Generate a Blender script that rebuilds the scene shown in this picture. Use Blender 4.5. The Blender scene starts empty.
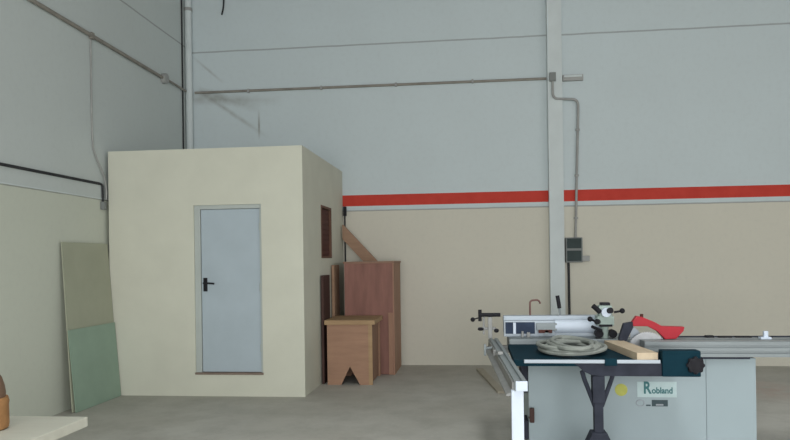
import bpy, bmesh, random
from math import sin, cos, pi, atan, radians
from mathutils import Vector, Matrix

random.seed(7)
S = bpy.context.scene
COL = S.collection

# ------------------------------------------------------------------ materials
def lin(c):
    return tuple((v / 12.92 if v <= .04045 else ((v + .055) / 1.055) ** 2.4) for v in [x / 255 for x in c])

class NT:
    """small helper around a material's node tree"""
    def __init__(self, name):
        self.m = bpy.data.materials.new(name)
        self.m.use_nodes = True
        self.t = self.m.node_tree
        self.b = self.t.nodes['Principled BSDF']
        self.b.inputs['Specular IOR Level'].default_value = .18
    def n(self, kind, **kw):
        nd = self.t.nodes.new(kind)
        for k, v in kw.items():
            setattr(nd, k, v)
        return nd
    def l(self, a, b):
        self.t.links.new(a, b)
    def math(self, op, a, b=None, c=None):
        nd = self.n('ShaderNodeMath', operation=op)
        for i, v in enumerate((a, b, c)):
            if v is None: continue
            if isinstance(v, (int, float)): nd.inputs[i].default_value = v
            else: self.l(v, nd.inputs[i])
        return nd.outputs[0]
    def noise(self, vec, scale, detail=4, rough=.55):
        nd = self.n('ShaderNodeTexNoise')
        nd.inputs['Scale'].default_value = scale
        nd.inputs['Detail'].default_value = detail
        nd.inputs['Roughness'].default_value = rough
        self.l(vec, nd.inputs['Vector'])
        return nd.outputs['Fac']
    def ramp(self, fac, a, b):
        nd = self.n('ShaderNodeMapRange')
        nd.inputs['From Min'].default_value = a
        nd.inputs['From Max'].default_value = b
        self.l(fac, nd.inputs['Value'])
        return nd.outputs['Result']
    def mix(self, fac, a, b, blend='MIX'):
        nd = self.n('ShaderNodeMix', data_type='RGBA', blend_type=blend)
        for s, v in ((nd.inputs[0], fac), (nd.inputs[6], a), (nd.inputs[7], b)):
            if isinstance(v, (int, float)): s.default_value = v
            elif isinstance(v, tuple): s.default_value = (*v[:3], 1)
            else: self.l(v, s)
        return nd.outputs[2]
    def bump(self, h, strength=.2, dist=.01):
        nd = self.n('ShaderNodeBump')
        nd.inputs['Strength'].default_value = strength
        nd.inputs['Distance'].default_value = dist
        self.l(h, nd.inputs['Height'])
        self.l(nd.outputs['Normal'], self.b.inputs['Normal'])
    def pos(self):
        g = self.n('ShaderNodeNewGeometry')
        sx = self.n('ShaderNodeSeparateXYZ')
        self.l(g.outputs['Position'], sx.inputs[0])
        return g.outputs['Position'], sx.outputs
    def color(self, c):
        self.l(c, self.b.inputs['Base Color'])

def simple(name, rgb, rough=.6, var=.12, scale=6, metal=0, bump=0, stretch=None):
    t = NT(name)
    tc = t.n('ShaderNodeTexCoord')
    v = tc.outputs['Object']
    if stretch:
        mp = t.n('ShaderNodeMapping')
        mp.inputs['Scale'].default_value = stretch
        t.l(v, mp.inputs[0]); v = mp.outputs[0]
    f = t.noise(v, scale, 5)
    f = t.ramp(f, .3, .7)
    dark = tuple(c * (1 - var) for c in rgb); light = tuple(min(1, c * (1 + var)) for c in rgb)
    t.color(t.mix(f, dark, light))
    t.b.inputs['Roughness'].default_value = rough
    t.b.inputs['Metallic'].default_value = metal
    if max(rgb) < .11: t.b.inputs['Specular IOR Level'].default_value = .05
    if bump: t.bump(f, bump, .004)
    return t.m

WHITE = (.57, .645, .665)
CREAM = (.62, .60, .515)

def wall_material(name, lower, upper, joint, seam, stripe=None, smear=False):
    """painted precast panels: cream below the joint, white above it, joints and the red stripe are paint"""
    t = NT(name)
    p, o = t.pos()
    z = o[2]
    low = t.math('LESS_THAN', z, joint)
    c = t.mix(low, upper, lower)
    blotch = t.ramp(t.noise(p, .9, 5), .25, .75)
    c = t.mix(t.math('MULTIPLY', blotch, .10), c, (.36, .37, .35))
    fine = t.noise(p, 14, 3)
    c = t.mix(t.math('MULTIPLY', t.ramp(fine, .5, .8), .08), c, (.3, .31, .3))
    wob = t.math('MULTIPLY', t.math('SUBTRACT', t.noise(p, 2.2, 3), .5), .02)
    for zz, w, s in ((joint, .011, .5), (seam, .012, .5)):
        d = t.math('ABSOLUTE', t.math('SUBTRACT', t.math('ADD', z, wob), zz))
        c = t.mix(t.math('MULTIPLY', t.math('LESS_THAN', d, w), s), c, (.16, .16, .16))
    if stripe:
        a = t.math('GREATER_THAN', z, stripe[0]); b = t.math('LESS_THAN', z, stripe[1])
        red = t.mix(t.ramp(t.noise(p, 5, 3), .3, .7), (.50, .05, .035), (.56, .062, .045))
        c = t.mix(t.math('MULTIPLY', a, b), c, red)
    if smear:
        # dusty trail running down and right from the corner under the conduit
        for (x0, z0, dx, dz, L, w, s) in ((-4.35, 4.40, .82, -.57, 1.3, .05, .6), (-4.4, 4.45, .95, -.32, 1.1, .09, .55),
                                          (-4.45, 4.95, .75, -.66, .6, .03, .45), (-4.5, 4.33, 1, -.05, 1.5, .11, .55), (-3.44, 3.98, 0, -1, .35, .024, .9)):
            rx = t.math('SUBTRACT', o[0], x0); rz = t.math('SUBTRACT', z, z0)
            along = t.math('ADD', t.math('MULTIPLY', rx, dx), t.math('MULTIPLY', rz, dz))
            across = t.math('ABSOLUTE', t.math('ADD', t.math('MULTIPLY', rx, -dz), t.math('MULTIPLY', rz, dx)))
            fa = t.ramp(across, w, 0)
            fb = t.math('MULTIPLY', t.ramp(along, -.15, .1), t.ramp(along, L, L * .4))
            f = t.math('MULTIPLY', t.math('MULTIPLY', fa, fb), t.ramp(t.noise(p, 3.5, 4), .15, .6))
            c = t.mix(t.math('MULTIPLY', f, s), c, (.21, .20, .17))
    t.color(c)
    t.b.inputs['Roughness'].default_value = .75
    t.bump(fine, .08, .01)
    return t.m

def floor_material():
    t = NT('worn_concrete')
    p, o = t.pos()
    big = t.ramp(t.noise(p, .55, 6, .6), .3, .7)
    c = t.mix(big, (.40, .385, .34), (.50, .495, .455))
    mid = t.ramp(t.noise(p, 2.6, 6, .65), .42, .75)
    c = t.mix(t.math('MULTIPLY', mid, .55), c, (.30, .29, .26))
    fine = t.noise(p, 22, 3)
    c = t.mix(t.math('MULTIPLY', t.ramp(fine, .55, .8), .3), c, (.58, .57, .53))
    # reddish spill beside the machine
    rx = t.math('SUBTRACT', o[0], 3.55); ry = t.math('SUBTRACT', o[1], 9.1)
    d = t.math('SQRT', t.math('ADD', t.math('MULTIPLY', rx, rx), t.math('MULTIPLY', t.math('MULTIPLY', ry, ry), .3)))
    f = t.math('MULTIPLY', t.ramp(d, .55, .05), t.ramp(t.noise(p, 6, 4), .3, .6))
    c = t.mix(t.math('MULTIPLY', f, .4), c, (.46, .27, .22))
    t.color(c)
    t.b.inputs['Roughness'].default_value = .62
    t.bump(fine, .12, .01)
    return t.m

def wood(name, a, b, axis='Z', scale=5, rough=.6):
    t = NT(name)
    tc = t.n('ShaderNodeTexCoord')
    mp = t.n('ShaderNodeMapping')
    sc = {'X': (.15, 1, 1), 'Y': (1, .15, 1), 'Z': (1, 1, .15)}[axis]
    mp.inputs['Scale'].default_value = sc
    t.l(tc.outputs['Object'], mp.inputs[0])
    f = t.ramp(t.noise(mp.outputs[0], scale * 3, 6, .6), .3, .7)
    g = t.ramp(t.noise(tc.outputs['Object'], scale * .6, 3), .3, .7)
    c = t.mix(f, a, b)
    c = t.mix(t.math('MULTIPLY', g, .25), c, tuple(x * .75 for x in a))
    t.color(c)
    t.b.inputs['Roughness'].default_value = rough
    t.bump(f, .12, .004)
    return t.m

M = dict(
    back=wall_material('painted_back_wall', CREAM, WHITE, 2.45, 5.09, (2.525, 2.70), True),
    left=wall_material('painted_left_wall', (.585, .615, .53), (.56, .61, .60), 2.47, 5.17),
    plain=simple('plain_wall', (.55, .56, .53), .8, .06, 1.5),
    floor=floor_material(),
    ceil=simple('ceiling_sheet', (.34, .345, .35), .8, .05, 1.5),
    pillar=simple('white_paint', (.60, .655, .66), .7, .05, 3),
    booth=simple('cream_paint', (.595, .60, .51), .75, .035, 2.5, bump=.05),
    door=simple('pale_blue_grey_door', (.40, .47, .515), .5, .04, 3),
    doorframe=simple('grey_door_frame', (.43, .47, .45), .5, .05, 3),
    black=simple('black_plastic', (.022, .022, .026), .45, .2, 20),
    brown_strip=simple('brown_threshold', (.22, .17, .14), .7, .1, 8),
    darkwood=wood('dark_red_brown_wood', (.075, .026, .022), (.11, .042, .034)),
    darkboard=wood('dark_brown_board', (.05, .028, .025), (.085, .045, .038)),
    frame_wood=wood('brown_frame_wood', (.13, .07, .048), (.18, .10, .07)),
    ply=wood('red_brown_plywood', (.21, .105, .085), (.31, .155, .125), 'Z', 3),
    ply_edge_lit=wood('plywood_edge_and_lit_side', (.30, .17, .115), (.37, .225, .155), 'Z', 5),
    stool=wood('tan_chipboard', (.31, .185, .125), (.39, .235, .155), 'X', 5),
    stool_top=wood('yellow_tan_chipboard', (.34, .225, .125), (.42, .29, .165), 'X', 5),
    stool_side=wood('brown_chipboard', (.25, .15, .105), (.31, .19, .135), 'Z', 5),
    timber=wood('timber', (.28, .175, .115), (.38, .245, .165), 'X', 5),
    lightwood=wood('pale_pine', (.50, .40, .28), (.62, .51, .37), 'Y', 6),
    bench=wood('pale_bench_top', (.46, .455, .385), (.53, .525, .45), 'X', 4),
    floor_plank=wood('grey_pine', (.33, .30, .24), (.42, .385, .315), 'Y', 5),
    domewood=wood('dark_turned_wood', (.12, .075, .05), (.18, .115, .075), 'X', 6),
    basewood=wood('orange_brown_wood', (.26, .135, .055), (.36, .19, .08), 'X', 6),
    glassy=simple('olive_sheet', (.36, .375, .285), .35, .06, 3),
    green=simple('green_sheet', (.275, .38, .30), .3, .07, 3),
    conduit=simple('grey_conduit', (.34, .345, .335), .55, .1, 6),
    dustyconduit=simple('dusty_conduit', (.27, .255, .225), .7, .15, 6),
    darkcable=simple('dark_cable', (.045, .047, .05), .6, .2, 6),
    boxgrey=simple('grey_enclosure', (.22, .235, .23), .5, .06, 8),
    boxdark=simple('smoked_window', (.045, .062, .062), .4, .1, 8),
    mach=simple('machine_grey_white', (.305, .37, .395), .45, .035, 2),
    alu=simple('aluminium', (.245, .275, .285), .5, .07, 10, metal=.35, stretch=(.2, 3, 3)),
    alubright=simple('bright_aluminium', (.40, .45, .50), .5, .05, 10, metal=.25, stretch=(.2, 3, 3)),
    aludark=simple('dull_aluminium', (.25, .255, .25), .5, .1, 10, metal=.3),
    whitepost=simple('white_enamel', (.60, .67, .77), .4, .03, 5),
    teal=simple('dark_teal_enamel', (.006, .028, .042), .65, .15, 8),
    darkiron=simple('dark_violet_iron', (.034, .038, .052), .6, .2, 10),
    navy=simple('navy_panel', (.035, .05, .085), .45, .2, 10),
    red=simple('red_guard_plastic', (.40, .022, .035), .4, .08, 10),
    steel=simple('blade_steel', (.33, .34, .35), .35, .1, 20, metal=.7),
    feeder=simple('pale_green_enamel', (.34, .42, .385), .45, .08, 10),
    rust=simple('reddish_rod', (.17, .095, .085), .6, .2, 20),
    yellow=simple('yellow_sticker', (.40, .41, .10), .5, .08, 20),
    logo_plate=simple('pale_mint_sticker', (.42, .53, .54), .5, .05, 20),
    logo_teal=simple('teal_ink', (.045, .15, .16), .5, .05, 20),
    logo_dark=simple('dark_ink', (.06, .085, .095), .5, .1, 20),
    logo_grey=simple('grey_ink', (.30, .33, .36), .5, .05, 20),
    hose=simple('grey_hose_rubber', (.27, .29, .265), .6, .15, 12),
)

# ------------------------------------------------------------------ mesh building
class MB:
    def __init__(self):
        self.bm = bmesh.new()
    def _add(self, other, mat=None):
        if mat is not None: bmesh.ops.transform(other, matrix=mat, verts=other.verts)
        me = bpy.data.meshes.new('tmp'); other.to_mesh(me); other.free()
        self.bm.from_mesh(me); bpy.data.meshes.remove(me)
        return self
    def box(self, x0, x1, y0, y1, z0, z1, bev=0, mat=None):
        b = bmesh.new()
        bmesh.ops.create_cube(b, size=1)
        bmesh.ops.transform(b, verts=b.verts, matrix=Matrix.Translation(((x0+x1)/2, (y0+y1)/2, (z0+z1)/2))
                            @ Matrix.Diagonal((x1-x0, y1-y0, z1-z0, 1)))
        if bev: bmesh.ops.bevel(b, geom=b.edges[:], offset=bev, segments=2, profile=.7, affect='EDGES')
        return self._add(b, mat)
    def cyl(self, p0, p1, r, r2=None, n=20):
        p0, p1 = Vector(p0), Vector(p1); d = p1 - p0
        b = bmesh.new()
        bmesh.ops.create_cone(b, cap_ends=True, segments=n, radius1=r, radius2=r if r2 is None else r2, depth=d.length)
        q = Vector((0, 0, 1)).rotation_difference(d.normalized())
        return self._add(b, Matrix.Translation((p0+p1)/2) @ q.to_matrix().to_4x4())
    def ball(self, c, r, s=(1, 1, 1)):
        b = bmesh.new()
        bmesh.ops.create_uvsphere(b, u_segments=16, v_segments=10, radius=r)
        return self._add(b, Matrix.Translation(c) @ Matrix.Diagonal((*s, 1)))
    def tube(self, pts, r, n=10, closed=False):
        pts = [Vector(p) for p in pts]; b = bmesh.new(); rings = []
        N = len(pts)
        nrm = None
        for i, p in enumerate(pts):
            a = pts[i-1] if (i or closed) else pts[i]
            c = pts[(i+1) % N] if (i < N-1 or closed) else pts[i]
            d = (c - a).normalized()
            if nrm is None:
                nrm = d.cross(Vector((0, 0, 1)) if abs(d.z) < .9 else Vector((1, 0, 0))).normalized()
            else:
                nrm = (nrm - d * nrm.dot(d)).normalized()
            bi = d.cross(nrm)
            rings.append([b.verts.new(p + r * (cos(2*pi*k/n) * nrm + sin(2*pi*k/n) * bi)) for k in range(n)])
        for i in range(N if closed else N-1):
            A, B = rings[i], rings[(i+1) % N]
            for k in range(n):
                b.faces.new((A[k], A[(k+1) % n], B[(k+1) % n], B[k]))
        if not closed:
            b.faces.new(rings[0][::-1]); b.faces.new(rings[-1])
        bmesh.ops.recalc_face_normals(b, faces=b.faces)
        return self._add(b)
    def prism(self, poly, y0, y1, axis='Y', bev=0):
        """poly of (x, z) pushed along y, (y, z) along x or (x, y) along z"""
        b = bmesh.new()
        def P(u, v, w): return {'Y': (u, w, v), 'X': (w, u, v), 'Z': (u, v, w)}[axis]
        A = [b.verts.new(P(u, v, y0)) for u, v in poly]; B = [b.verts.new(P(u, v, y1)) for u, v in poly]
        n = len(poly)
        b.faces.new(A); b.faces.new(B[::-1])
        for i in range(n): b.faces.new((A[i], B[i], B[(i+1) % n], A[(i+1) % n]))
        bmesh.ops.recalc_face_normals(b, faces=b.faces)
        if bev: bmesh.ops.bevel(b, geom=b.edges[:], offset=bev, segments=2, profile=.7, affect='EDGES')
        return self._add(b)
    def lathe(self, prof, c, n=40):
        b = bmesh.new(); rings = []
        for r, z in prof:
            rings.append([b.verts.new((c[0]+r*cos(2*pi*k/n), c[1]+r*sin(2*pi*k/n), c[2]+z)) for k in range(n)])
        for A, B in zip(rings, rings[1:]):
            for k in range(n): b.faces.new((A[k], A[(k+1) % n], B[(k+1) % n], B[k]))
        b.faces.new(rings[0][::-1]); b.faces.new(rings[-1])
        bmesh.ops.recalc_face_normals(b, faces=b.faces)
        return self._add(b)
    def xf(self, m):
        bmesh.ops.transform(self.bm, verts=self.bm.verts, matrix=m); return self
    def build(self, name, mat, parent=None, smooth=False, org=None):
        me = bpy.data.meshes.new(name)
        if parent is not None: org = Vector(ORG[parent.name])
        elif org is None:
            xs = [v.co for v in self.bm.verts]
            org = Vector((sum(v.x for v in xs)/len(xs), sum(v.y for v in xs)/len(xs), min(v.z for v in xs)))
        org = Vector(org)
        bmesh.ops.translate(self.bm, verts=self.bm.verts, vec=-org)
        self.bm.to_mesh(me); self.bm.free()
        if smooth:
            for p in me.polygons: p.use_smooth = True
            try: me.set_sharp_from_angle(angle=radians(40))
            except Exception: pass
        me.materials.append(M[mat])
        o = bpy.data.objects.new(name, me); COL.objects.link(o)
        if parent is not None: o.parent = parent
        else: o.location = org
        ORG[o.name] = org
        return o
ORG = {}

def thing(name, loc, label, cat, group=None):
    o = bpy.data.objects.new(name, None); COL.objects.link(o)
    o.location = loc; o.empty_display_size = .1
    ORG[o.name] = Vector(loc)
    return tag(o, label, cat, group)
def tag(o, label, cat, group=None):
    o['label'] = label; o['category'] = cat
    if group: o['group'] = group
    return o
def structure(o, label=None):
    o['kind'] = 'structure'
    if label: o['label'] = label
    return o

def smooth_path(pts, n=6):
    """Catmull-Rom through the points"""
    P = [Vector(p) for p in pts]; P = [2*P[0]-P[1]] + P + [2*P[-1]-P[-2]]
    out = []
    for i in range(1, len(P)-2):
        for k in range(n):
            t = k/n; a, b, c, d = P[i-1], P[i], P[i+1], P[i+2]
            out.append(.5*((2*b)+(c-a)*t+(2*a-5*b+4*c-d)*t*t+(3*b-a-3*c+d)*t**3))
    return out + [P[-2]]

def rounded(pts, r, n=5):
    """polyline with rounded corners, for bent conduit"""
    P = [Vector(p) for p in pts]; out = [P[0]]
    for a, b, c in zip(P, P[1:], P[2:]):
        u = (a-b).normalized(); v = (c-b).normalized()
        s, e = b+u*r, b+v*r
        for k in range(n+1):
            t = k/n; out.append((1-t)**2*s + 2*t*(1-t)*b + t*t*e)
    return out + [P[-1]]

# ------------------------------------------------------------------ the hall
XL, YB, XR, YF, ZC = -4.64, 11.0, 11.0, -7.0, 6.9
structure(MB().box(XL-.3, XR+.3, YF-.3, YB+.3, -.2, 0).build('floor', 'floor'))
structure(MB().box(XL-.3, XL, YF, YB, 0, ZC).build('wall_left', 'left'))
structure(MB().box(XL-.3, XR+.3, YB, YB+.3, 0, ZC).build('wall_back', 'back'))
WY0, WY1, WZ0, WZ1 = -5.5, 4.0, 1.8, 3.6           # unseen opening added in the right wall for the side fill light
structure(MB().box(XR, XR+.3, YF, WY0, 0, ZC).box(XR, XR+.3, WY1, YB, 0, ZC).box(XR, XR+.3, WY0, WY1, 0, WZ0).box(XR, XR+.3, WY0, WY1, WZ1, ZC)
          .build('wall_right', 'plain'))
DX0, DX1, DZ = -3.4, 5.2, 4.3                  # the lorry door behind the camera, open
structure(MB().box(XL, DX0, YF-.3, YF, 0, ZC).box(DX1, XR, YF-.3, YF, 0, ZC).box(DX0, DX1, YF-.3, YF, DZ, ZC)
          .build('wall_front', 'plain'))
structure(MB().box(XL-.3, XR+.3, YF-.3, YB+.3, ZC, ZC+.2).build('ceiling', 'ceil'))
structure(MB().box(1.14, 1.36, YB-.10, YB, 0, ZC, .006).build('pillar', 'pillar'))

# ------------------------------------------------------------------ the cream booth
bx0, bx1, by0, by1, bh = -4.59, -2.085, 8.38, 10.995, 3.08
W = .12
b = thing('booth', ((bx0+bx1)/2, (by0+by1)/2, 0), 'tall cream painted booth with a grey door, built into the corner of the hall', 'booth')
dx0, dx1, dz0, dz1 = -3.475, -2.61, .28, 2.375
wy0, wy1, wz0, wz1 = 9.39, 10.08, 1.70, 2.43
m = MB()
m.box(bx0, dx0, by0, by0+W, 0, bh).box(dx1, bx1, by0, by0+W, 0, bh).box(dx0, dx1, by0, by0+W, dz1, bh).box(dx0, dx1, by0, by0+W, 0, dz0)
m.box(bx1-W, bx1, by0+W, wy0, 0, bh).box(bx1-W, bx1, wy1, by1, 0, bh).box(bx1-W, bx1, wy0, wy1, wz1, bh).box(bx1-W, bx1, wy0, wy1, 0, wz0)
m.box(bx0, bx0+W, by0+W, by1, 0, bh).box(bx0+W, bx1-W, by1-W, by1, 0, bh).box(bx0+W, bx1-W, by0+W, by1-W, bh-.12, bh)
m.build('wall', 'booth', b)
fy = by0+.018
f = MB().box(dx0, dx0+.075, fy, by0+.1, dz0, dz1, .004).box(dx1-.028, dx1, fy, by0+.1, dz0, dz1, .004) \
    .box(dx0+.075, dx1-.028, fy, by0+.1, dz1-.05, dz1, .004)
f.build('door_frame', 'doorframe', b)
MB().box(dx0-.005, dx1+.005, by0-.012, by0+.1, dz0-.012, dz0+.014, .003).build('threshold', 'brown_strip', b)
d = MB().box(dx0+.080, dx1-.032, fy+.02, fy+.06, dz0+.018, dz1-.054, .003)
d = d.build('door', 'door', b)
h = MB().box(-3.372, -3.322, fy+.008, fy+.02, 1.30, 1.47, .004).cyl((-3.347, fy+.012, 1.405), (-3.347, fy-.045, 1.405), .012)
h.tube(rounded([(-3.347, fy-.04, 1.405), (-3.29, fy-.045, 1.405), (-3.215, fy-.04, 1.398)], .02), .011)
h.build('door_handle', 'black', d, True)
for z in (.55, 1.3, 2.05):
    MB().cyl((dx1-.032, fy+.012, z), (dx1-.032, fy+.012, z+.09), .009, n=10).build('hinge', 'doorframe', d, True)
fx = bx1+.006
w = MB().box(bx1-.1, fx, wy0, wy0+.05, wz0, wz1, .003).box(bx1-.1, fx, wy1-.03, wy1, wz0, wz1, .003) \
    .box(bx1-.1, fx, wy0+.05, wy1-.03, wz1-.035, wz1, .003).box(bx1-.1, fx, wy0+.05, wy1-.03, wz0, wz0+.03, .003)
w = w.build('window_frame', 'frame_wood', b)
s = MB().box(bx1-.06, bx1-.035, wy0+.05, wy1-.03, wz0+.03, wz1-.035)
for k in range(9):
    z = wz0+.05+k*.072
    s.box(bx1-.037, bx1-.025, wy0+.06, wy1-.04, z, z+.055, .003)
s.build('shutter', 'darkwood', w)

# ------------------------------------------------------------------ sheets leaning on the left wall
def leaning_sheet(name, mat, y0t, y1t, y0b, y1b, xt, xb, zt, zb, th):
    bm = MB(); B = bm.bm
    c = [(xb, y0b, zb), (xb, y1b, zb), (xt, y1t, zt), (xt, y0t, zt)]
    nrm = Vector((1, 0, (xb-xt)/(zt-zb))).normalized()*th
    f = [B.verts.new(p) for p in c]; k = [B.verts.new(Vector(p)-nrm) for p in c]
    B.faces.new(f); B.faces.new(k[::-1])
    for i in range(4): B.faces.new((f[i], k[i], k[(i+1) % 4], f[(i+1) % 4]))
    bmesh.ops.recalc_face_normals(B, faces=B.faces)
    return bm.build(name, mat)
o = leaning_sheet('board_sheet', 'glassy', 7.38, 8.365, 7.33, 8.36, -4.605, -4.47, 1.915, .012, .012)
tag(o, 'tall olive-grey board sheet leaning on the left wall behind the shorter green sheet', 'sheet')
o = leaning_sheet('board_sheet', 'green', 7.345, 8.36, 7.36, 8.36, -4.52, -4.448, .925, .002, .008)
tag(o, 'shorter translucent-looking green sheet leaning in front of the taller olive sheet', 'sheet')

# ------------------------------------------------------------------ services on the left wall and in the corner
pc = (XL+.062, YB-.07)
dp = thing('downpipe', (pc[0], pc[1], 3.0), 'white vertical downpipe in the back left corner above the booth', 'pipe')
MB().cyl((*pc, 3.09), (*pc, ZC-.02), .056, n=24).build('pipe', 'pillar', dp, True)
MB().cyl((*pc, 5.75), (*pc, 5.80), .064, n=24).build('pipe_clip', 'conduit', dp, True)

tag(MB().cyl((XL+.014, 10.79, 0.005), (XL+.014, 10.79, ZC-.02), .0125, n=12).build('cable', 'darkcable', None, True),  # dark strip standing in for the shadow of the corner joint
    'dark vertical strip standing for the corner joint shadow just left of the white downpipe', 'cable')

c1 = thing('conduit', (XL+.03, 8.5, 4.44), 'dusty grey conduit running up the left wall into the back corner', 'conduit')
MB().tube([(XL+.035, 4.6, 4.46), (XL+.03, 7.2, 4.455), (XL+.03, 10.02, 4.44)], .024).build('tube', 'dustyconduit', c1, True)
MB().tube([(XL+.046, 10.13, 4.44), (XL+.046, 10.83, 4.43)], .017).build('tube', 'dustyconduit', c1, True)
MB().cyl((XL+.003, 10.08, 4.44), (XL+.075, 10.08, 4.44), .075, n=24).build('junction_box', 'conduit', c1, True)
MB().box(XL+.003, XL+.05, 8.05, 8.11, 4.41, 4.49, .006).build('junction_box', 'dustyconduit', c1)
c = MB().tube(smooth_path([(XL+.012, 8.08, 4.405), (XL+.012, 8.08, 3.9), (XL+.012, 8.09, 3.2), (XL+.014, 8.15, 3.0), (XL+.03, 8.30, 2.78), (XL+.035, 8.35, 2.62), (XL+.035, 8.352, 2.47)]), .011)
tag(c.build('cable', 'conduit', None, True), 'pale grey cable dropping from the left wall conduit and bending down beside the booth corner', 'cable')
c = thing('cable', (XL+.02, 6.5, 2.6), 'straight dark cable along the left wall above the cream paint', 'cable')
MB().tube([(XL+.018, 3.6, 2.655), (XL+.018, 8.22, 2.66)], .016).build('wire', 'darkcable', c, True)
MB().tube(rounded([(XL+.018, 8.22, 2.66), (XL+.018, 8.30, 2.655), (XL+.018, 8.30, 2.42)], .04), .014).build('tail', 'darkcable', c, True)
MB().box(XL+.003, XL+.05, 8.265, 8.335, 2.34, 2.44, .008).build('connector', 'boxgrey', c)
structure(MB().box(XL, XL+.012, 3.5, 8.36, 2.47, 2.485).build('trim_1', 'pillar'))

# ------------------------------------------------------------------ services on the back wall
yw = YB-.025
c2 = thing('conduit', (-1.6, YB, 4.40), 'long horizontal conduit across the white back wall from corner to pillar', 'conduit')
MB().tube([(-4.5, yw, 4.43), (1.13, yw, 4.42)], .02).build('tube', 'dustyconduit', c2, True)
for x in (-3.6, -2.4, -1.2, 0):
    MB().box(x-.015, x+.015, yw-.024, YB-.002, 4.395, 4.455, .003).build('pipe_clip', 'conduit', c2)
yp = YB-.10
jb = thing('conduit', (1.3, yp, 4.42), 'bent conduit from the junction box on the pillar down to the switch box', 'conduit')
MB().box(1.165, 1.26, yp-.06, yp-.002, 4.35, 4.48, .006).build('junction_box', 'boxgrey', jb)
MB().tube(rounded([(1.213, yp-.02, 4.35), (1.213, yp-.02, 4.085), (1.595, yp+.04, 4.075), (1.60, YB-.03, 3.9), (1.535, YB-.03, 1.968)], .09), .019).build('tube', 'conduit', jb, True)
for z, x in ((3.6, 1.589), (2.9, 1.566), (2.25, 1.545)):
    MB().box(x-.03, x+.03, YB-.052, YB-.002, z, z+.03, .004).build('pipe_clip', 'conduit', jb)
em = thing('emergency_light', (1.5, YB, 4.36), 'small grey emergency light beside the junction box on the pillar', 'light')
MB().box(1.37, 1.68, YB-.07, YB-.002, 4.365, 4.455, .01).build('housing', 'conduit', em)
MB().box(1.39, 1.66, YB-.085, YB-.068, 4.415, 4.445, .004).build('diffuser', 'pillar', em)

sb = thing('switch_box', (1.5, YB, 1.58), 'grey two-window switch box on the back wall beside the pillar', 'switch box')
MB().box(1.375, 1.625, YB-.13, YB-.002, 1.585, 1.965, .01).build('enclosure', 'boxgrey', sb)
MB().box(1.392, 1.605, YB-.145, YB-.128, 1.80, 1.95, .006).build('window_cover', 'boxdark', sb)
MB().box(1.392, 1.605, YB-.145, YB-.128, 1.605, 1.765, .006).build('window_cover', 'boxdark', sb)
MB().box(1.60, 1.735, YB-.09, YB-.002, 1.60, 1.685, .006).build('socket', 'conduit', sb)
cd = MB().tube([(1.425, YB-.03, 1.583), (1.43, YB-.03, .35), (1.43, YB-.03, .003)], .019)
tag(cd.build('conduit', 'darkcable', None, True), 'dark vertical conduit from the switch box to the floor', 'conduit')
hc = MB().tube(smooth_path([(-3.99, YB-.02, 6.6), (-3.99, YB-.02, 6.1), (-4.0, YB-.02, 5.82), (-4.03, YB-.02, 5.68)]), .013)
tag(hc.build('cable', 'darkcable', None, True), 'short dark cable end hanging high on the back wall near the downpipe', 'cable')
ca = thing('cable', (-2.045, YB-.03, 0), 'thin dark cable with a black plug beside the booth on the back wall', 'cable')
MB().tube([(-2.05, YB-.02, .003), (-2.05, YB-.02, 2.40)], .013).build('wire', 'darkcable', ca, True)
MB().box(-2.07, -2.02, YB-.06, YB-.003, 2.37, 2.52, .01).build('plug', 'black', ca)

# ------------------------------------------------------------------ woodwork beside the booth
cb = thing('cabinet', (-1.52, 10.45, 0), 'tall red-brown plywood cabinet against the back wall behind the tan stand', 'cabinet')
X0, X1, Y0, Y1, H = -1.895, -1.17, 10.05, 10.93, 1.645
MB().box(X0, X1-.02, Y0, Y0+.02, .005, H-.03, .002).build('front_panel', 'ply', cb)
MB().box(X1-.02, X1, Y0, Y1, 0, H-.03, .002).build('side_panel', 'ply_edge_lit', cb)  # lighter than the other side: the light falling here is put into the colour
MB().box(X0, X0+.02, Y0+.02, Y1, 0, H-.03, .002).build('side_panel', 'ply', cb)
MB().box(X0-.015, X1+.012, Y0-.015, Y1, H-.03, H, .004).build('top', 'stool_side', cb)
MB().box(X0+.02, X1-.02, Y1-.02, Y1, .005, H-.03).build('back_panel', 'ply', cb)
MB().box(X1-.085, X1-.022, Y0-.018, Y0, .005, .9, .002).build('batten', 'ply_edge_lit', cb)

st = thing('stand', (-1.68, 9.55, 0), 'low tan wooden stand with a triangular notch at the foot, beside the booth', 'stand')
sx0, sx1, sy0, sy1, sh = -1.985, -1.375, 9.22, 9.98, .865
notch = [(sx0, 0), (-1.80, 0), (-1.68, .245), (-1.545, 0), (sx1, 0), (sx1, sh-.06), (sx0, sh-.06)]
MB().prism(notch, sy0, sy0+.03).build('end_panel', 'stool', st)
MB().prism(notch, sy1-.03, sy1).build('end_panel', 'stool', st)
MB().box(sx0-.03, sx1+.04, sy0-.03, sy1+.03, sh-.06, sh, .006).build('top', 'stool_top', st)
for y in (sy0-.004, sy1-.002):
    MB().box(sx1-.05, sx1+.002, y, y+.006, .002, sh-.06, .001).build('edge_strip', 'stool_top', st)
MB().box(sx1-.045, sx1-.02, sy0+.03, sy1-.03, .02, sh-.06).build('side_panel', 'stool_side', st)
MB().box(sx0+.02, sx0+.045, sy0+.03, sy1-.03, .02, sh-.06).build('side_panel', 'stool_side', st)

pl = MB().box(-2.07, -2.038, 9.27, 9.70, 0, 1.465, .004)
tag(pl.build('board', 'darkboard'), 'dark brown board standing upright against the booth side under its window', 'board')
pl = MB().box(-2.07, -2.03, 9.98, 10.36, 0, 1.60, .004)
tag(pl.build('plank', 'timber'), 'upright tan plank against the booth side, left of the red-brown cabinet', 'plank')
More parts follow.
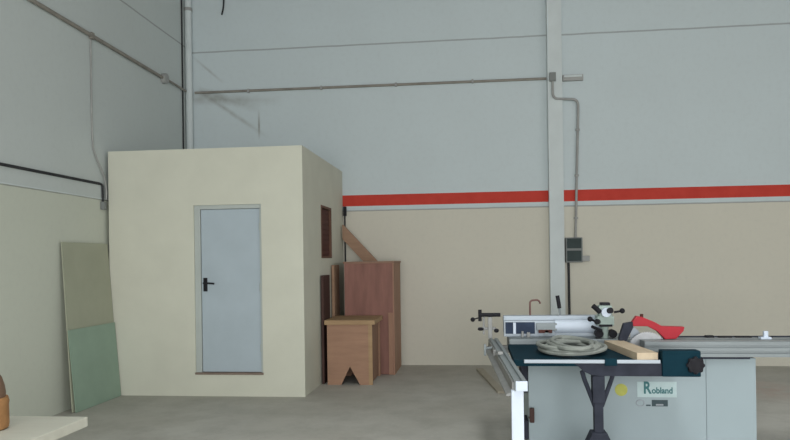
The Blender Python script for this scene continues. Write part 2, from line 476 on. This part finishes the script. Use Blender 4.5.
# the brace rests on the cabinet and leans into the corner
pl = MB().prism([(-1.735, 1.648), (-1.51, 1.648), (-2.045, 2.225), (-2.06, 2.22), (-2.06, 2.0)], 10.80, 10.85, 'Y', .003)
tag(pl.build('plank', 'timber'), 'slanting tan plank leaning from the cabinet top up into the corner by the booth', 'plank')

pl = MB().box(-.05, .05, -.92, .92, 0, .03, .004).xf(Matrix.Translation((.175, 9.6, 0)) @ Matrix.Rotation(radians(8.0), 4, 'Z'))
tag(pl.build('plank', 'floor_plank'), 'pale plank lying flat on the concrete floor left of the saw', 'plank')

# ------------------------------------------------------------------ bench at lower left and the turned piece on it
wb = thing('workbench', (-2.75, 3.1, 0), 'pale workbench at the lower left corner holding the brown turned piece', 'workbench')
MB().box(-3.35, -2.185, 2.5, 3.73, .745, .80, .006).build('top', 'bench', wb)
for x in (-3.27, -2.55):
    for y in (2.56, 3.46):
        MB().box(x, x+.07, y, y+.07, 0, .745, .004).build('leg', 'bench', wb)
MB().box(-3.2, -2.55, 3.49, 3.515, .62, .745).build('apron', 'bench', wb)
MB().box(-3.2, -2.55, 2.58, 2.605, .62, .745).build('apron', 'bench', wb)
tp = thing('wooden_turning', (-2.565, 3.40, .80), 'brown turned wooden piece with dark dome and orange-brown base on the pale bench', 'woodwork')
MB().lathe([(.100, 0), (.112, .008), (.115, .03), (.113, .125), (.116, .145), (.110, .168)], (-2.565, 3.40, .80)).build('base', 'basewood', tp, True)
MB().lathe([(.098, .166), (.100, .19), (.094, .23), (.082, .27), (.062, .302), (.03, .322), (.004, .326)], (-2.565, 3.40, .80)).build('dome', 'domewood', tp, True)

# ------------------------------------------------------------------ the panel saw
sw = thing('panel_saw', (1.3, 6.3, 0), 'large grey-white sliding panel saw with dark teal tables and a red blade guard', 'saw')
cf = 6.10
# base cabinet
cbn = MB().box(.44, 1.902, cf, 7.0, .03, .80, .008).box(.5, 2.25, cf+.05, 6.95, 0, .03).build('cabinet', 'mach', sw)
MB().box(1.9035, 2.30, cf, 7.0, .03, .805, .008).build('end_cabinet', 'mach', sw)
MB().cyl((1.213, cf-.003, .535), (1.213, cf+.001, .535), .052, n=32).build('warning_sticker', 'yellow', cbn)
MB().box(1.345, 1.665, cf-.002, cf+.001, .475, .605).build('logo_plate', 'logo_plate', cbn)
def text(body, size, x, z, mat, name, parent, y, sx=1, bold=.0):
    cu = bpy.data.curves.new(name, 'FONT'); cu.body = body; cu.size = size; cu.extrude = .0008; cu.offset = bold
    o = bpy.data.objects.new(name, cu); COL.objects.link(o)
    dg = bpy.context.evaluated_depsgraph_get(); dg.update()
    me = bpy.data.meshes.new_from_object(o.evaluated_get(dg))
    bpy.data.objects.remove(o); bpy.data.curves.remove(cu)
    bm = MB(); bm.bm.from_mesh(me); bpy.data.meshes.remove(me)
    bm.xf(Matrix.Translation((x, y, z)) @ Matrix.Rotation(pi/2, 4, 'X') @ Matrix.Diagonal((sx, 1, 1, 1)))
    return bm.build(name, mat, parent)
text('R', .14, 1.393, .508, 'logo_teal', 'lettering', cbn, cf-.003, .75, .004)
text('obland', .072, 1.462, .508, 'logo_teal', 'lettering', cbn, cf-.003, .88, .002)
MB().tube([(1.368+.033*cos(k*pi/12), cf-.001, .425+.026*sin(k*pi/12)) for k in range(24)], .004, 6, True).build('emblem', 'logo_grey', cbn)
MB().box(1.462, 1.592, cf-.002, cf+.001, .398, .452).build('model_badge', 'logo_dark', cbn)
MB().box(1.415, 1.452, cf-.002, cf+.001, .400, .412).build('badge_mark', 'logo_dark', cbn)
MB().box(1.495, 1.555, cf-.004, cf-.001, .405, .418).build('badge_mark', 'logo_grey', cbn)
# left end fittings
MB().box(.38, .44, 6.12, 6.4, .50, .74, .008).build('bracket', 'darkiron', sw)
MB().box(.40, .44, 6.12, 6.35, .10, .26, .006).build('bracket', 'darkiron', sw)
MB().cyl((.45, 6.12, .29), (.46, 6.02, .30), .012, n=10).box(.44, .48, 5.985, 6.03, .27, .395, .012).build('lever', 'darkboard', sw)
# sliding carriage
ca = MB().prism([(6.05, .82), (6.42, .82), (6.42, .948), (6.05, .948), (6.05, .915), (6.062, .912), (6.062, .898), (6.05, .895), (6.05, .865), (6.062, .862), (6.062, .85), (6.05, .847)], 1.40, 3.35, 'X')
ca = ca.build('sliding_carriage', 'alu', sw)
MB().box(1.41, 3.34, 6.10, 6.13, .9475, .952).box(1.41, 3.34, 6.28, 6.30, .9475, .952).build('table_slot', 'aludark', ca)
MB().box(1.66, 2.24, 6.06, 6.16, .803, .82).build('carriage_seat', 'darkiron', sw)
MB().box(1.75, 3.34, 6.38, 6.41, .947, .957, .003).build('rear_strip', 'darkiron', ca)
for x0, x1, h in ((1.98, 2.05, .02), (2.09, 2.20, .014), (2.23, 2.36, .014), (2.46, 2.53, .01)):
    MB().box(x0, x1, 6.34, 6.38, .947, .947+h, .003).build('fence_stop', 'black', ca)
MB().box(2.39, 2.475, 6.22, 6.28, .947, .965, .004).box(2.42, 2.455, 6.235, 6.265, .963, 1.015, .006).build('fence_clamp', 'whitepost', ca)
# dark tables
tb = MB().box(.285, 1.42, 5.42, 6.44, .835, .88, .008).build('side_table', 'teal', sw)
MB().box(.36, 1.36, 5.392, 5.42, .862, .888, .004).build('table_edge', 'alubright', tb)
MB().box(.955, 1.045, 5.38, 5.44, .845, .90, .008).build('edge_clamp', 'teal', tb)
MB().box(.30, 1.40, 6.44, 6.95, .80, .925, .008).build('rear_table', 'alu', sw)
# front beam: end curves up to the table at the left
be = [(.73, .862), (1.37, .862), (1.37, .765), (.93, .765), (.86, .772), (.80, .80), (.765, .835)]
MB().prism(be, 5.40, 5.50, 'Y', .004).build('support_beam', 'darkiron', sw)
MB().box(1.37, 1.645, 5.38, 5.50, .765, .958, .012).build('beam_block', 'teal', sw)
MB().box(1.42, 1.60, 5.50, 6.10, .80, .86, .008).build('beam_bracket', 'darkiron', sw)
k = MB().cyl((1.60, 5.385, .855), (1.60, 5.345, .855), .055, n=18).cyl((1.64, 5.45, .855), (1.67, 5.45, .855), .05, n=18)
for i in range(8):
    a = i*pi/4; k.ball((1.60+.05*cos(a), 5.36, .855+.05*sin(a)), .017)
k.build('knob', 'black', sw, True)
# column under the beam, braces and foot
cx = .912
lg = MB().box(cx-.045, cx+.045, 5.40, 5.49, .56, .765, .008).box(cx-.034, cx+.034, 5.41, 5.48, .27, .57, .008).build('support_column', 'darkiron', sw)
for s in (-1, 1):
    MB().tube([(cx+s*.118, 5.44, .80), (cx+s*.10, 5.44, .735), (cx+s*.025, 5.44, .53)], .017, 8).build('brace', 'darkiron', lg)
MB().prism([(cx-.17, 0), (cx+.17, 0), (cx+.17, .05), (cx+.11, .22), (cx+.055, .34), (cx-.055, .34), (cx-.11, .22), (cx-.17, .05)], 5.38, 5.51, 'Y', .006).build('foot', 'darkiron', lg)
# guide rail along the left side and its white post
def rail_m():
    p0, p1 = Vector((.272, 4.38, 0)), Vector((.165, 6.78, 0))
    d = p1-p0; ang = atan(-d.x/d.y)
    return Matrix.Translation(p0) @ Matrix.Rotation(ang, 4, 'Z'), d.length
rm, rl = rail_m()
rs = [(-.038, .838), (.038, .838), (.038, .898), (.012, .898), (.009, .886), (-.009, .886), (-.012, .898), (-.038, .898)]
rail = MB().prism(rs, .012, rl, 'Y').xf(rm).build('guide_rail', 'alu', sw)
MB().box(-.032, .04, 0, .012, .838, .90, .004).xf(rm).build('end_cap', 'whitepost', rail)
MB().prism([(-.038, .885), (-.038, .80), (-.088, .80), (-.088, .81), (-.05, .825), (-.05, .885)], .05, rl).xf(rm).build('rail_flange', 'aludark', rail)
MB().box(-.05, -.01, 1.2, 1.26, .90, .925, .004).xf(rm).build('rail_stop', 'aludark', rail)
MB().box(-.065, -.038, 1.5, 1.56, .85, .90, .004).xf(rm).build('rail_stop', 'aludark', rail)
MB().cyl((-.04, 1.9, .87), (-.11, 1.9, .86), .014, n=10).box(-.12, -.10, 1.88, 1.92, .80, .90, .004).xf(rm).build('stop_arm', 'alu', rail)
MB().box(.213, .288, 4.40, 4.475, 0, .838, .006).build('post', 'whitepost', sw)
MB().box(.20, .42, 6.60, 6.72, .78, .84, .006).build('rail_bracket', 'aludark', sw)
# long fence behind the dark table
fn = MB().box(.26, 1.15, 6.64, 6.72, .925, 1.075, .012).box(.26, 1.15, 6.72, 6.84, .95, 1.115, .012).build('fence', 'alubright', sw)
MB().box(.275, .545, 6.625, 6.642, .955, 1.062, .004).build('fence_panel', 'navy', fn)
MB().box(.345, .37, 6.61, 6.63, .955, 1.06, .003).build('fence_strip', 'whitepost', fn)
MB().box(.56, .745, 6.60, 6.642, .985, 1.055, .006).cyl((.65, 6.60, .97), (.65, 6.585, .97), .02).build('fence_block', 'alu', fn)
MB().box(.575, .70, 6.585, 6.602, .965, .995, .004).build('block_label', 'darkwood', fn)
MB().cyl((.73, 6.66, 1.02), (1.14, 6.66, 1.02), .062, n=24).build('fence_tube', 'whitepost', fn, True)
MB().box(.42, .44, 6.60, 6.64, .925, .98, .003).build('fence_foot', 'aludark', fn)
MB().box(.47, .50, 6.60, 6.64, .925, .97, .003).build('fence_foot', 'aludark', fn)
MB().tube(rounded([(.515, 6.78, 1.11), (.515, 6.78, 1.255), (.60, 6.78, 1.262), (.612, 6.78, 1.225)], .03), .009, 8).build('hook_rod', 'rust', fn, True)
hr = MB().cyl((.795, 6.78, 1.11), (.788, 6.78, 1.19), .010, n=10).build('handle_rod', 'alu', fn, True)
MB().tube([(.79, 6.78, 1.18), (.785, 6.78, 1.22), (.772, 6.78, 1.30)], .019, 10).build('handle_grip', 'black', hr, True)
# bridge guard and clamps at the far left end
br = MB().box(.115, .155, 6.76, 6.80, .895, 1.10, .006).box(.065, .085, 6.80, 6.83, .93, 1.10, .004).box(.02, .19, 6.79, 6.82, .975, 1.0, .004).build('guard_bracket', 'aludark', sw)
MB().cyl((.03, 6.79, 1.12), (.235, 6.79, 1.12), .019, n=12).cyl((.04, 6.79, 1.06), (.04, 6.79, 1.17), .017, n=12).build('guard_arm', 'black', br, True)
MB().ball((-.03, 6.79, 1.075), .022).cyl((-.03, 6.79, 1.075), (.04, 6.79, 1.095), .006, n=8).build('knob', 'black', br, True)
MB().ball((.045, 6.77, .985), .02, (1.5, 1, .8)).build('knob', 'black', br, True)
MB().ball((.195, 6.77, .97), .02, (1.2, 1, 1)).build('knob', 'black', br, True)
# feed unit with its ring of black handles
fu = MB().box(1.085, 1.235, 6.46, 6.60, 1.04, 1.13, .015).box(1.10, 1.22, 6.46, 6.58, 1.12, 1.225, .02).cyl((1.16, 6.53, .925), (1.16, 6.53, 1.05), .035, n=16).build('feed_unit', 'feeder', sw)
MB().cyl((1.16, 6.46, 1.165), (1.16, 6.425, 1.165), .042, n=20).build('dial', 'whitepost', fu, True)
MB().box(1.10, 1.215, 6.445, 6.465, 1.035, 1.055, .004).build('nameplate', 'black', fu)
MB().box(1.12, 1.205, 6.48, 6.56, 1.222, 1.25, .01).build('cap', 'black', fu)
for (p0, p1, r) in (((1.11, 6.45, 1.165), (1.045, 6.44, 1.225), .022), ((1.185, 6.43, 1.18), (1.195, 6.40, 1.185), .026),
                    ((1.23, 6.45, 1.165), (1.30, 6.44, 1.178), .010), ((1.09, 6.46, 1.075), (1.02, 6.45, 1.105), .010),
                    ((1.09, 6.45, 1.08), (1.07, 6.40, 1.085), .024), ((1.12, 6.45, 1.0), (1.03, 6.42, 1.04), .014)):
    hh = MB().cyl(p0, p1, r, n=12)
    if r == .010: hh.ball(p1, .024)
    hh.build('handle', 'black', fu, True)
for x in (1.105, 1.225):
    MB().cyl((x, 6.47, .968), (x, 6.56, .968), .036, n=20).build('roller', 'black', fu, True)
# red blade guard, its dark arm and the blade
gy0, gy1 = 6.20, 6.27
arm = [(1.265, 1.085), (1.345, 1.10), (1.345, 1.055), (1.285, .935), (1.225, .935), (1.225, .965)]
MB().prism(arm, gy0+.005, gy1-.005, 'Y', .004).build('guard_arm', 'darkiron', sw)
gp = [(1.338, 1.103), (1.372, 1.150), (1.415, 1.142), (1.52, 1.098), (1.58, 1.062), (1.765, 1.056), (1.757, 1.02), (1.695, .955), (1.605, .95),
      (1.54, 1.02), (1.46, 1.062), (1.34, 1.062)]
g = MB().prism(gp, gy0, gy1, 'Y', .006).build('blade_guard', 'red', sw)
MB().cyl((1.42, 6.235, 1.13), (1.42, 6.235, 1.165), .014, n=10).build('guard_knob', 'darkwood', g)
bl = []
for i in range(96):
    a = 2*pi*i/96; r = .17 if i % 2 else .160
    bl.append((1.465+r*cos(a), .845+r*sin(a)))
MB().prism(bl, 6.232, 6.236).build('saw_blade', 'steel', sw)
MB().prism([(1.335, .948), (1.45, .948), (1.40, 1.02), (1.35, 1.06)], 6.30, 6.306).build('riving_plate', 'alubright', sw)

# ------------------------------------------------------------------ hose and board lying on the saw
pts = []
turns, per = 6, 40
for i in range(turns*per+1):
    a = 2*pi*i/per; t = i/(turns*per)
    wob = .018*sin(3.1*t*turns+.6) + .012*sin(a*2+t*9)
    rx = .205+.045*sin(t*turns*1.9)+wob; ry = .37+.06*cos(t*turns*2.3)+wob
    z = .8985+.020*(t*turns % 3)+.007*(1+sin(a+t*6))
    if t*turns > 3: z += .006
    pts.append((.775+.02*sin(t*8)+rx*cos(a), 5.88+.02*cos(t*7)+ry*sin(a), z))
last = Vector(pts[-1])
pts += smooth_path([last, last+Vector((.005, .06, .002)), last+Vector((.03, .11, -.01)), last+Vector((.06, .15, -.02))])[1:]
tag(MB().tube(pts, .0175, 8).build('hose', 'hose', None, True), 'coiled grey hose lying on the dark teal table of the saw', 'hose')

a, e = Vector((1.175, 6.24, .8805)), Vector((1.268, 5.425, .8805))
d = e-a; ang = atan(-d.x/d.y)
bd = MB().box(-.085, .072, 0, d.length, 0, .058, .003).xf(Matrix.Translation(a) @ Matrix.Rotation(ang+pi, 4, 'Z'))
tag(bd.build('board', 'lightwood'), 'thick pale pine board lying across the saw table between hose and red guard', 'board')

# ------------------------------------------------------------------ light
def area(name, loc, rot, sx, sy, power, col=(1, 1, 1)):
    l = bpy.data.lights.new(name, 'AREA'); l.shape = 'RECTANGLE'; l.size = sx; l.size_y = sy; l.energy = power; l.color = col
    o = bpy.data.objects.new(name, l); COL.objects.link(o); o.location = loc; o.rotation_euler = rot
    return o
area('door_daylight', ((DX0+DX1)/2, YF+.9, DZ/2), (pi/2-radians(28), 0, 0), DX1-DX0-.1, DZ-.1, 1380, (1, 1, 1))
for x in (.5, 6.0):
    area('skylight', (x, 1.0, ZC-.06), (0, 0, 0), 1.2, 8, 250, (.97, 1, 1)).data.spread = radians(115)   # spread narrowed to keep light off the upper walls
area('side_fill', (XR-.03, (WY0+WY1)/2, (WZ0+WZ1)/2), (0, pi/2, 0), WZ1-WZ0, WY1-WY0, 420, (1, 1, 1))  # added fill for the faces turned to the right
Wd = bpy.data.worlds.new('overcast'); S.world = Wd; Wd.use_nodes = True
Wd.node_tree.nodes['Background'].inputs[0].default_value = (.75, .8, .85, 1)
Wd.node_tree.nodes['Background'].inputs[1].default_value = .6

# ------------------------------------------------------------------ camera
f, th, ro, Hc = 700, atan(80/700), .014, 1.66
Rv = Vector((cos(th), sin(th), 0)); Fv = Vector((-sin(th), cos(th), 0)); Uv = Vector((0, 0, 1))
cx_, cy_ = cos(ro)*Rv - sin(ro)*Uv, sin(ro)*Rv + cos(ro)*Uv
mt = Matrix((cx_, cy_, -Fv)).transposed().to_4x4(); mt.translation = (0, 0, Hc)
cam = bpy.data.cameras.new('camera'); co = bpy.data.objects.new('camera', cam); COL.objects.link(co)
co.matrix_world = mt
cam.sensor_fit = 'HORIZONTAL'; cam.sensor_width = 36; cam.lens = 36*f/790; cam.shift_y = 40/790; cam.clip_start = .05
S.camera = co
S.view_settings.view_transform = 'Standard'; S.view_settings.look = 'None'
S.view_settings.gamma = 1; S.view_settings.use_curve_mapping = False
S.view_settings.exposure = -.55
